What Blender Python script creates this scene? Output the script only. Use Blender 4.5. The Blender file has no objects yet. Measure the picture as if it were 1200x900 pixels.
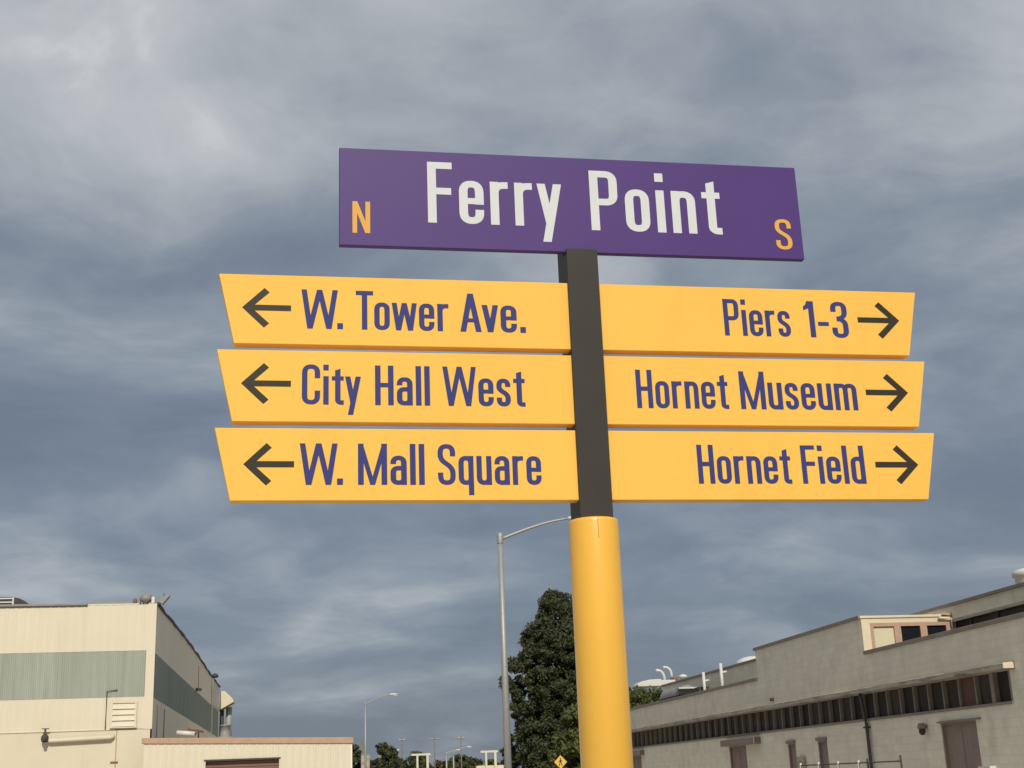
import bpy, bmesh, math, random
import numpy as np
from mathutils import Vector, Matrix

random.seed(7)
scn = bpy.context.scene
COL = scn.collection

# ------------------------------------------------------------------ camera
cam_d = bpy.data.cameras.new('camera')
cam_d.sensor_width = 36.0
cam_d.lens = 1531.1 / 1200.0 * 36.0
cam_d.clip_start = 0.05
cam_d.clip_end = 6000.0
cam = bpy.data.objects.new('camera', cam_d)
COL.objects.link(cam)
_r = Vector((0.98750442, -0.15301119, -0.03771732))
_u = Vector((-0.00871799, -0.29201107, 0.95637521))
_w = Vector((0.15734998, 0.94409592, 0.28969617))
cam.matrix_world = Matrix(((_r.x, _u.x, -_w.x, 0.0), (_r.y, _u.y, -_w.y, 0.0), (_r.z, _u.z, -_w.z, 1.6), (0, 0, 0, 1)))
scn.camera = cam

# ------------------------------------------------------------------ sky, sun, exposure
OFFX, OFFY = 21.9, -1.6
SUN_EL, SUN_AZ = 36.0, 1.0          # light travels along +Y
wd = bpy.data.worlds.new('World')
scn.world = wd
wd.use_nodes = True
nt = wd.node_tree
nt.nodes.clear()
N = nt.nodes.new
L = nt.links.new


def wmath(op, a, b=None, clamp=False):
    n = N('ShaderNodeMath'); n.operation = op; n.use_clamp = clamp
    for i, v in enumerate((a, b)):
        if v is None: continue
        if isinstance(v, (int, float)): n.inputs[i].default_value = v
        else: L(v, n.inputs[i])
    return n.outputs[0]


tc = N('ShaderNodeTexCoord')
sep = N('ShaderNodeSeparateXYZ'); L(tc.outputs['Generated'], sep.inputs[0])
zz = wmath('ADD', wmath('MAXIMUM', sep.outputs[2], 0.0), 0.26)
px = wmath('DIVIDE', sep.outputs[0], zz)
py = wmath('DIVIDE', sep.outputs[1], zz)
comb = N('ShaderNodeCombineXYZ'); L(px, comb.inputs[0]); L(py, comb.inputs[1])
# bend the deck a little so that no streak runs straight
wn = N('ShaderNodeTexNoise'); wn.inputs['Scale'].default_value = 1.6; wn.inputs['Detail'].default_value = 3
L(comb.outputs[0], wn.inputs['Vector'])
ws_ = N('ShaderNodeVectorMath'); ws_.operation = 'SUBTRACT'; L(wn.outputs['Color'], ws_.inputs[0]); ws_.inputs[1].default_value = (0.5, 0.5, 0.5)
wm = N('ShaderNodeVectorMath'); wm.operation = 'SCALE'; L(ws_.outputs[0], wm.inputs[0]); wm.inputs['Scale'].default_value = 0.40
wa = N('ShaderNodeVectorMath'); wa.operation = 'ADD'; L(comb.outputs[0], wa.inputs[0]); L(wm.outputs[0], wa.inputs[1])


def cloud_noise(scale, detail, rough, off, rot=0.0, stretch=(1, 1, 1)):
    m = N('ShaderNodeMapping'); m.inputs['Location'].default_value = off
    m.inputs['Rotation'].default_value = (0, 0, rot); m.inputs['Scale'].default_value = stretch
    L(wa.outputs[0], m.inputs[0])
    n = N('ShaderNodeTexNoise'); L(m.outputs[0], n.inputs['Vector'])
    n.inputs['Scale'].default_value = scale; n.inputs['Detail'].default_value = detail
    n.inputs['Roughness'].default_value = rough
    return n.outputs['Fac']


n_big = cloud_noise(0.95, 3, 0.45, (OFFX, OFFY, 0.0))
n_mid = cloud_noise(2.3, 9, 0.545, (OFFX + 4.2, OFFY + 0.5, 0.4), 0.5, (0.85, 1.15, 1))
n_fine = cloud_noise(6.5, 8, 0.6, (1.3, 9.2, 0.0), -0.4)
mix1 = wmath('ADD', wmath('MULTIPLY', n_big, 0.52), wmath('MULTIPLY', n_mid, 0.74))
mix1 = wmath('ADD', wmath('SUBTRACT', mix1, 0.225), wmath('MULTIPLY', n_fine, 0.14))
# an overcast deck grows brighter towards the zenith
zc = wmath('MAXIMUM', sep.outputs[2], 0.0)
mix1 = wmath('ADD', mix1, wmath('MULTIPLY', wmath('SUBTRACT', zc, 0.24), 0.20))
mix1 = wmath('ADD', mix1, wmath('MULTIPLY', wmath('MAXIMUM', wmath('SUBTRACT', zc, 0.5), 0.0), 0.35))
ramp = N('ShaderNodeValToRGB'); L(mix1, ramp.inputs[0])
els = ramp.color_ramp.elements
els[0].position = 0.34; els[0].color = (0.142, 0.174, 0.226, 1)
els[1].position = 0.86; els[1].color = (0.95, 0.95, 0.95, 1)
e = els.new(0.44); e.color = (0.186, 0.220, 0.274, 1)
e = els.new(0.52); e.color = (0.252, 0.288, 0.335, 1)
e = els.new(0.60); e.color = (0.362, 0.388, 0.420, 1)
e = els.new(0.70); e.color = (0.495, 0.510, 0.530, 1)
# thin blue gaps of the clear sky behind the cloud deck
sky = N('ShaderNodeTexSky'); sky.sky_type = 'NISHITA'; sky.sun_disc = False
sky.sun_elevation = math.radians(SUN_EL); sky.sun_rotation = math.radians(180 + SUN_AZ)
sky.air_density = 1.0; sky.dust_density = 1.5
sc = N('ShaderNodeVectorMath'); sc.operation = 'SCALE'; L(ramp.outputs[0], sc.inputs[0]); sc.inputs['Scale'].default_value = 10.0
mx = N('ShaderNodeMixRGB'); mx.inputs[0].default_value = 0.91
L(sky.outputs[0], mx.inputs[1]); L(sc.outputs[0], mx.inputs[2])
bg = N('ShaderNodeBackground'); bg.inputs['Strength'].default_value = 0.1
L(mx.outputs[0], bg.inputs[0])
wo = N('ShaderNodeOutputWorld'); L(bg.outputs[0], wo.inputs[0])

sun_d = bpy.data.lights.new('sun', 'SUN')
sun_d.energy = 3.15; sun_d.angle = math.radians(0.6); sun_d.color = (1.0, 0.93, 0.80)
sun = bpy.data.objects.new('sun', sun_d); COL.objects.link(sun)
_a, _e = math.radians(SUN_AZ), math.radians(SUN_EL)
sdir = Vector((math.sin(_a) * math.cos(_e), math.cos(_a) * math.cos(_e), -math.sin(_e)))
sun.rotation_euler = sdir.to_track_quat('-Z', 'Y').to_euler()
sun.location = (-10, -30, 30)

scn.view_settings.view_transform = 'Standard'
scn.view_settings.look = 'None'
scn.view_settings.exposure = 0.12
scn.view_settings.gamma = 1.0
scn.view_settings.use_curve_mapping = False


# ------------------------------------------------------------------ materials
def mat(name, c, rough=0.6, var=0.08, vscale=3.0, bump=0.0, bscale=40.0, metal=0.0, spec=0.5, coat=0.0,
        dirt=None, dirt_amt=0.0, dscale=(1, 1, 0.25), dthr=0.55, rnd=0.0, stretch=(1, 1, 1)):
    m = bpy.data.materials.new(name); m.use_nodes = True
    t = m.node_tree; nn = t.nodes.new; ll = t.links.new
    b = t.nodes['Principled BSDF']
    b.inputs['Roughness'].default_value = rough
    b.inputs['Metallic'].default_value = metal
    b.inputs['Specular IOR Level'].default_value = spec
    b.inputs['Coat Weight'].default_value = coat
    b.inputs['Coat Roughness'].default_value = 0.25
    tcn = nn('ShaderNodeTexCoord')
    mp = nn('ShaderNodeMapping'); mp.inputs['Scale'].default_value = stretch; ll(tcn.outputs['Object'], mp.inputs[0])
    no = nn('ShaderNodeTexNoise'); ll(mp.outputs[0], no.inputs['Vector'])
    no.inputs['Scale'].default_value = vscale; no.inputs['Detail'].default_value = 6; no.inputs['Roughness'].default_value = 0.6
    mr = nn('ShaderNodeMapRange'); ll(no.outputs['Fac'], mr.inputs[0])
    mr.inputs[1].default_value = 0.3; mr.inputs[2].default_value = 0.7
    mr.inputs[3].default_value = 1 - var; mr.inputs[4].default_value = 1 + var
    val = mr.outputs[0]
    if rnd:
        oi = nn('ShaderNodeObjectInfo'); r2 = nn('ShaderNodeMapRange'); ll(oi.outputs['Random'], r2.inputs[0])
        r2.inputs[3].default_value = 1 - rnd; r2.inputs[4].default_value = 1 + rnd
        mm = nn('ShaderNodeMath'); mm.operation = 'MULTIPLY'; ll(val, mm.inputs[0]); ll(r2.outputs[0], mm.inputs[1]); val = mm.outputs[0]
    vm = nn('ShaderNodeVectorMath'); vm.operation = 'SCALE'; vm.inputs[0].default_value = c[:3]; ll(val, vm.inputs['Scale'])
    colour = vm.outputs[0]
    if dirt:
        mp2 = nn('ShaderNodeMapping'); mp2.inputs['Scale'].default_value = dscale; ll(tcn.outputs['Object'], mp2.inputs[0])
        n2 = nn('ShaderNodeTexNoise'); ll(mp2.outputs[0], n2.inputs['Vector']); n2.inputs['Scale'].default_value = 1.0
        n2.inputs['Detail'].default_value = 8; n2.inputs['Roughness'].default_value = 0.65
        m2 = nn('ShaderNodeMapRange'); ll(n2.outputs['Fac'], m2.inputs[0])
        m2.inputs[1].default_value = dthr; m2.inputs[2].default_value = dthr + 0.2
        m2.inputs[3].default_value = 0; m2.inputs[4].default_value = dirt_amt
        mxx = nn('ShaderNodeMixRGB'); ll(m2.outputs[0], mxx.inputs[0]); ll(colour, mxx.inputs[1])
        mxx.inputs[2].default_value = (*dirt[:3], 1); colour = mxx.outputs[0]
    ll(colour, b.inputs['Base Color'])
    if bump:
        n3 = nn('ShaderNodeTexNoise'); ll(tcn.outputs['Object'], n3.inputs['Vector']); n3.inputs['Scale'].default_value = bscale
        n3.inputs['Detail'].default_value = 5
        bp = nn('ShaderNodeBump'); bp.inputs['Strength'].default_value = bump; bp.inputs['Distance'].default_value = 0.02
        ll(n3.outputs['Fac'], bp.inputs['Height']); ll(bp.outputs[0], b.inputs['Normal'])
    return m


def block_mat(name, c, joint):
    """painted concrete block: joints in a running bond with relief, mapped on walls that face X or Y"""
    m = mat(name, c, 0.85, 0.07, 1.3, dirt=(0.30, 0.25, 0.18), dirt_amt=0.35, dscale=(0.9, 0.9, 0.22), dthr=0.56)
    t = m.node_tree; nn = t.nodes.new; ll = t.links.new
    b = t.nodes['Principled BSDF']
    src = b.inputs['Base Color'].links[0].from_socket
    tcn = nn('ShaderNodeTexCoord'); s = nn('ShaderNodeSeparateXYZ'); ll(tcn.outputs['Object'], s.inputs[0])
    ad = nn('ShaderNodeMath'); ad.operation = 'ADD'; ll(s.outputs[0], ad.inputs[0]); ll(s.outputs[1], ad.inputs[1])
    cb = nn('ShaderNodeCombineXYZ'); ll(ad.outputs[0], cb.inputs[0]); ll(s.outputs[2], cb.inputs[1])
    br = nn('ShaderNodeTexBrick'); ll(cb.outputs[0], br.inputs['Vector'])
    br.inputs['Scale'].default_value = 1.0; br.inputs['Brick Width'].default_value = 0.5; br.inputs['Row Height'].default_value = 0.25
    br.inputs['Mortar Size'].default_value = 0.012; br.inputs['Mortar Smooth'].default_value = 0.3
    br.inputs['Color1'].default_value = (1, 1, 1, 1); br.inputs['Color2'].default_value = (0.92, 0.92, 0.92, 1)
    br.inputs['Mortar'].default_value = (joint, joint, joint, 1); br.inputs['Bias'].default_value = 0.0
    mu = nn('ShaderNodeMixRGB'); mu.blend_type = 'MULTIPLY'; mu.inputs[0].default_value = 1
    ll(src, mu.inputs[1]); ll(br.outputs['Color'], mu.inputs[2]); ll(mu.outputs[0], b.inputs['Base Color'])
    bp = nn('ShaderNodeBump'); bp.invert = True; bp.inputs['Strength'].default_value = 0.45; bp.inputs['Distance'].default_value = 0.015
    ll(br.outputs['Fac'], bp.inputs['Height']); ll(bp.outputs[0], b.inputs['Normal'])
    return m


def leaf_mat(name, c1, c2):
    m = bpy.data.materials.new(name); m.use_nodes = True
    t = m.node_tree; nn = t.nodes.new; ll = t.links.new
    b = t.nodes['Principled BSDF']; b.inputs['Roughness'].default_value = 0.7; b.inputs['Specular IOR Level'].default_value = 0.25
    g = nn('ShaderNodeNewGeometry')
    tcn = nn('ShaderNodeTexCoord'); no = nn('ShaderNodeTexNoise'); ll(tcn.outputs['Object'], no.inputs['Vector'])
    no.inputs['Scale'].default_value = 0.6; no.inputs['Detail'].default_value = 3
    a = nn('ShaderNodeMath'); a.operation = 'ADD'; ll(g.outputs['Random Per Island'], a.inputs[0]); ll(no.outputs['Fac'], a.inputs[1])
    a2 = nn('ShaderNodeMath'); a2.operation = 'MULTIPLY'; a2.inputs[1].default_value = 0.5; ll(a.outputs[0], a2.inputs[0])
    mx_ = nn('ShaderNodeMixRGB'); ll(a2.outputs[0], mx_.inputs[0]); mx_.inputs[1].default_value = (*c1, 1); mx_.inputs[2].default_value = (*c2, 1)
    ll(mx_.outputs[0], b.inputs['Base Color'])
    tr = nn('ShaderNodeBsdfTranslucent'); ll(mx_.outputs[0], tr.inputs[0])
    ms = nn('ShaderNodeMixShader'); ms.inputs[0].default_value = 0.2
    ll(b.outputs[0], ms.inputs[1]); ll(tr.outputs[0], ms.inputs[2])
    ll(ms.outputs[0], t.nodes['Material Output'].inputs['Surface'])
    return m


M = {}
M['yellow'] = mat('yellow_paint', (0.80, 0.46, 0.088), 0.55, 0.03, 1.2, bump=0.02, bscale=120, spec=0.12, dirt=(0.56, 0.30, 0.05), dirt_amt=0.16, dscale=(3, 3, 1.0), dthr=0.5)
M['pole_yellow'] = mat('yellow_pole_paint', (0.77, 0.425, 0.055), 0.34, 0.03, 1.5, bump=0.015, bscale=90, coat=0.3, dirt=(0.45, 0.25, 0.05), dirt_amt=0.12, dscale=(5, 5, 1.2))
M['purple'] = mat('purple_paint', (0.070, 0.035, 0.165), 0.45, 0.04, 2.0, bump=0.02, bscale=120, spec=0.15)
M['white_vinyl'] = mat('white_vinyl', (0.56, 0.58, 0.59), 0.55, 0.03, 6, spec=0.15)
M['gold_vinyl'] = mat('gold_vinyl', (0.64, 0.345, 0.065), 0.5, 0.03, 6, spec=0.15)
M['blue_vinyl'] = mat('blue_vinyl', (0.042, 0.047, 0.165), 0.5, 0.04, 5, spec=0.08)
M['black_vinyl'] = mat('black_vinyl', (0.036, 0.031, 0.022), 0.45, 0.05, 5, spec=0.12)
M['post_grey'] = mat('dark_grey_paint', (0.042, 0.039, 0.034), 0.5, 0.06, 4, spec=0.12, bump=0.02, bscale=80)
M['steel'] = mat('galvanised_steel', (0.30, 0.30, 0.29), 0.5, 0.08, 8, metal=0.3)
M['pale_metal'] = mat('pale_painted_metal', (0.56, 0.56, 0.52), 0.5, 0.05, 4)
M['lamp_glass'] = mat('lamp_lens', (0.55, 0.55, 0.52), 0.25, 0.03, 3)
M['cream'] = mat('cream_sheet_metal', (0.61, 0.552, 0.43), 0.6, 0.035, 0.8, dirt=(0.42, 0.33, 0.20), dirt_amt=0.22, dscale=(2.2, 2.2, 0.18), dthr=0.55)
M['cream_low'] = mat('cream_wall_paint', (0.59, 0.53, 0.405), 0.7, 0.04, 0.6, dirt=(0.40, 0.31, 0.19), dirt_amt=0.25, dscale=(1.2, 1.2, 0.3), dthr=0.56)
M['cream_side_lifted'] = mat('cream_sheet_lightened', (0.78, 0.695, 0.54), 0.65, 0.04, 0.8, dirt=(0.50, 0.42, 0.30), dirt_amt=0.2, dscale=(1.5, 1.5, 0.2))  # cream lightened to make up for missing light on the shaded sides
M['fibreglass'] = mat('green_fibreglass', (0.300, 0.325, 0.275), 0.55, 0.10, 1.0, rnd=0.05, stretch=(6, 6, 0.35), dirt=(0.20, 0.235, 0.19), dirt_amt=0.5, dscale=(5, 5, 0.25), dthr=0.5)
M['trim_pink'] = mat('dusty_pink_trim', (0.41, 0.265, 0.185), 0.7, 0.10, 5, dirt=(0.25, 0.16, 0.11), dirt_amt=0.4, dscale=(1.5, 1.5, 1.5))
M['dark_metal'] = mat('weathered_dark_metal', (0.052, 0.048, 0.042), 0.6, 0.2, 3, spec=0.3)
M['flash'] = mat('grey_flashing', (0.22, 0.21, 0.20), 0.55, 0.15, 2)
M['rust'] = mat('rusty_metal', (0.20, 0.10, 0.05), 0.8, 0.3, 6)
M['brown_door'] = mat('brown_paint', (0.24, 0.175, 0.145), 0.65, 0.08, 2.5, dirt=(0.10, 0.07, 0.055), dirt_amt=0.4, dscale=(3, 3, 0.5))
M['brown_shutter'] = mat('brown_shutter', (0.17, 0.085, 0.06), 0.6, 0.1, 2.5)
M['coping'] = mat('brown_coping', (0.24, 0.20, 0.165), 0.7, 0.12, 1.5, dirt=(0.09, 0.075, 0.06), dirt_amt=0.5, dscale=(1, 1, 1))
M['mullion'] = mat('brown_mullion', (0.23, 0.19, 0.155), 0.7, 0.15, 2)
M['pane'] = mat('dirty_dark_pane', (0.040, 0.032, 0.026), 0.5, 0.5, 1.2, spec=0.15, rnd=0.5)
M['rust_panel'] = mat('red_brown_panel', (0.105, 0.045, 0.026), 0.7, 0.15, 2)
M['glass'] = mat('dark_window_glass', (0.012, 0.013, 0.015), 0.2, 0.1, 2, spec=0.2)
M['block'] = block_mat('painted_block_wall', (0.765, 0.70, 0.56), 0.88)
M['pipe_brown'] = mat('dark_brown_pipe', (0.085, 0.072, 0.06), 0.6, 0.2, 3, spec=0.3)
M['weld'] = mat('painted_weld', (0.42, 0.22, 0.035), 0.5, 0.1, 8)
M['eave'] = mat('weathered_eave', (0.40, 0.36, 0.28), 0.8, 0.12, 1.5, dirt=(0.07, 0.06, 0.045), dirt_amt=0.75, dscale=(2, 0.8, 6), dthr=0.48)
M['roofing'] = mat('grey_roofing', (0.14, 0.135, 0.125), 0.9, 0.15, 2)
M['cream_trim'] = mat('cream_trim_paint', (0.62, 0.53, 0.385), 0.6, 0.05, 3)
M['board'] = mat('cream_board', (0.58, 0.53, 0.36), 0.7, 0.05, 3)
M['asphalt'] = mat('asphalt', (0.21, 0.205, 0.19), 0.9, 0.2, 4, bump=0.4, bscale=60)
M['ground'] = mat('dry_ground', (0.42, 0.37, 0.28), 0.95, 0.25, 0.3, bump=0.3, bscale=20)
M['concrete'] = mat('concrete', (0.50, 0.475, 0.42), 0.9, 0.12, 2, bump=0.2, bscale=50)
M['road_paint'] = mat('road_paint', (0.72, 0.70, 0.62), 0.8, 0.1, 5)
M['bark'] = mat('bark', (0.085, 0.065, 0.045), 0.95, 0.25, 5, bump=0.5, bscale=15)
M['leaf_dark'] = leaf_mat('dark_foliage', (0.032, 0.041, 0.019), (0.090, 0.104, 0.046))
M['leaf_light'] = leaf_mat('light_foliage', (0.052, 0.070, 0.020), (0.135, 0.15, 0.045))
M['leaf_mid'] = leaf_mat('mid_foliage', (0.042, 0.050, 0.020), (0.11, 0.115, 0.045))
M['sign_yellow'] = mat('warning_yellow', (0.72, 0.46, 0.09), 0.5, 0.05, 3)
M['wood'] = mat('weathered_wood', (0.17, 0.14, 0.11), 0.9, 0.15, 4)
M['frame_white'] = mat('pale_frame_paint', (0.55, 0.53, 0.44), 0.6, 0.05, 2)  # pale yellowish white paint of the goalpost frames


# ------------------------------------------------------------------ mesh helpers
class MB:
    def __init__(self):
        self.v = []; self.f = []; self.sm = []

    def add(self, vs, fs, smooth=False):
        o = len(self.v)
        self.v += [tuple(p) for p in vs]
        self.f += [tuple(i + o for i in f) for f in fs]
        self.sm += [smooth] * len(fs)
        return self

    def box(self, x0, y0, z0, x1, y1, z1):
        vs = [(x0, y0, z0), (x1, y0, z0), (x1, y1, z0), (x0, y1, z0), (x0, y0, z1), (x1, y0, z1), (x1, y1, z1), (x0, y1, z1)]
        return self.add(vs, [(0, 3, 2, 1), (4, 5, 6, 7), (0, 1, 5, 4), (1, 2, 6, 5), (2, 3, 7, 6), (3, 0, 4, 7)])

    def prism(self, poly, y0, y1):
        """polygon in XZ (counter-clockwise seen from -Y), extruded along Y from y0 (front) to y1"""
        n = len(poly)
        vs = [(p[0], y0, p[1]) for p in poly] + [(p[0], y1, p[1]) for p in poly]
        fs = [tuple(range(n)), tuple(range(2 * n - 1, n - 1, -1))]
        fs += [(i, i + n, (i + 1) % n + n, (i + 1) % n) for i in range(n)]
        return self.add(vs, fs)

    def tube(self, pts, rad, seg=10, cap=True):
        pts = [Vector(p) for p in pts]
        if isinstance(rad, (int, float)): rad = [rad] * len(pts)
        vs = []; ref = Vector((0, 0, 1))
        for i, p in enumerate(pts):
            d = (pts[min(i + 1, len(pts) - 1)] - pts[max(i - 1, 0)]).normalized()
            a = d.cross(ref)
            if a.length < 0.05: a = d.cross(Vector((0, 1, 0)))
            a.normalize(); b = d.cross(a).normalized()
            for k in range(seg):
                t = 2 * math.pi * k / seg
                vs.append(p + (a * math.cos(t) + b * math.sin(t)) * rad[i])
        fs = []
        for i in range(len(pts) - 1):
            for k in range(seg):
                k2 = (k + 1) % seg
                fs.append((i * seg + k, i * seg + k2, (i + 1) * seg + k2, (i + 1) * seg + k))
        self.add(vs, fs, True)
        if cap:
            o = len(self.v) - len(vs)
            self.f.append(tuple(o + k for k in range(seg - 1, -1, -1))); self.sm.append(False)
            e_ = o + (len(pts) - 1) * seg
            self.f.append(tuple(e_ + k for k in range(seg))); self.sm.append(False)
        return self

    def lathe(self, prof, c=(0, 0, 0), seg=24):
        vs = []; fs = []
        for r, z in prof:
            for k in range(seg):
                t = 2 * math.pi * k / seg
                vs.append((c[0] + r * math.cos(t), c[1] + r * math.sin(t), c[2] + z))
        n = len(prof)
        for i in range(n - 1):
            for k in range(seg):
                k2 = (k + 1) % seg
                fs.append((i * seg + k, i * seg + k2, (i + 1) * seg + k2, (i + 1) * seg + k))
        self.add(vs, fs, True)
        return self

    def mesh(self, name, m, bevel=0.0):
        me = bpy.data.meshes.new(name)
        me.from_pydata(self.v, [], self.f)
        me.polygons.foreach_set('use_smooth', self.sm)
        me.materials.append(M[m] if isinstance(m, str) else m)
        bm = bmesh.new(); bm.from_mesh(me)
        bmesh.ops.recalc_face_normals(bm, faces=bm.faces)
        bm.to_mesh(me); bm.free()
        me.update()
        return me

    def build(self, name, m, parent=None, bevel=0.0, loc=None):
        me = self.mesh(name, m)
        o = bpy.data.objects.new(name, me); COL.objects.link(o)
        if loc is not None: o.location = loc
        if parent is not None: o.parent = parent
        if bevel:
            md = o.modifiers.new('bevel', 'BEVEL'); md.width = bevel; md.segments = 2; md.limit_method = 'ANGLE'
            md.angle_limit = math.radians(40)
        return o


def tag(o, label=None, cat=None, group=None, kind=None):
    if label: o['label'] = label
    if cat: o['category'] = cat
    if group: o['group'] = group
    if kind: o['kind'] = kind
    return o


def thing(name, label, cat, loc=(0, 0, 0), rz=0.0, group=None):
    o = bpy.data.objects.new(name, None); COL.objects.link(o)
    o.empty_display_size = 0.3
    o.location = loc; o.rotation_euler = (0, 0, rz)
    return tag(o, label, cat, group)


def inst(me, name, parent, loc=(0, 0, 0)):
    o = bpy.data.objects.new(name, me); COL.objects.link(o); o.parent = parent; o.location = loc
    return o


# ------------------------------------------------------------------ ground, road, pavements
g = MB()
g.add([(-2500, -2500, -0.13), (2500, -2500, -0.13), (2500, 2500, -0.13), (-2500, 2500, -0.13)], [(0, 1, 2, 3)])
tag(g.build('ground', 'ground'), kind='structure')
tag(MB().add([(3.5, -60, -0.126), (15.5, -60, -0.126), (15.5, 500, -0.126), (3.5, 500, -0.126)], [(0, 1, 2, 3)]).build('road', 'asphalt'), kind='structure')
mk = MB()
for i in range(40):
    y = -50 + i * 12
    mk.add([(9.43, y, -0.122), (9.57, y, -0.122), (9.57, y + 3, -0.122), (9.43, y + 3, -0.122)], [(0, 1, 2, 3)])
tag(mk.build('road_marking', 'road_paint'), kind='structure')
pvb = MB().box(-3.0, -60, -0.2, 3.35, 47.0, 0.0)
tag(pvb.build('pavement', 'concrete'), kind='structure')
tag(MB().box(3.35, -60, -0.2, 3.5, 47.0, 0.012).build('kerb', 'concrete', bevel=0.015), kind='structure')
tag(MB().box(15.65, -60, -0.2, 19.6, 90.0, 0.0).build('pavement', 'concrete'), kind='structure')
tag(MB().box(15.5, -60, -0.2, 15.65, 90.0, 0.012).build('kerb', 'concrete', bevel=0.015), kind='structure')

# ------------------------------------------------------------------ lettering (condensed grotesque drawn from strokes)
XH = 0.71


def arc(cx, cy, rx, ry, a0, a1, n=9):
    """squarish (superelliptic) arc, as in condensed grotesques"""
    o = []
    for i in range(n + 1):
        t = math.radians(a0 + (a1 - a0) * i / n); c, s_ = math.cos(t), math.sin(t)
        o.append((cx + rx * math.copysign(abs(c) ** 0.80, c), cy + ry * math.copysign(abs(s_) ** 0.80, s_)))
    return o


def bez(p0, p1, p2, p3, n=12):
    o = []
    for i in range(n + 1):
        t = i / n; s = 1 - t
        o.append(tuple(s ** 3 * p0[k] + 3 * s * s * t * p1[k] + 3 * s * t * t * p2[k] + t ** 3 * p3[k] for k in (0, 1)))
    return o


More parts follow.
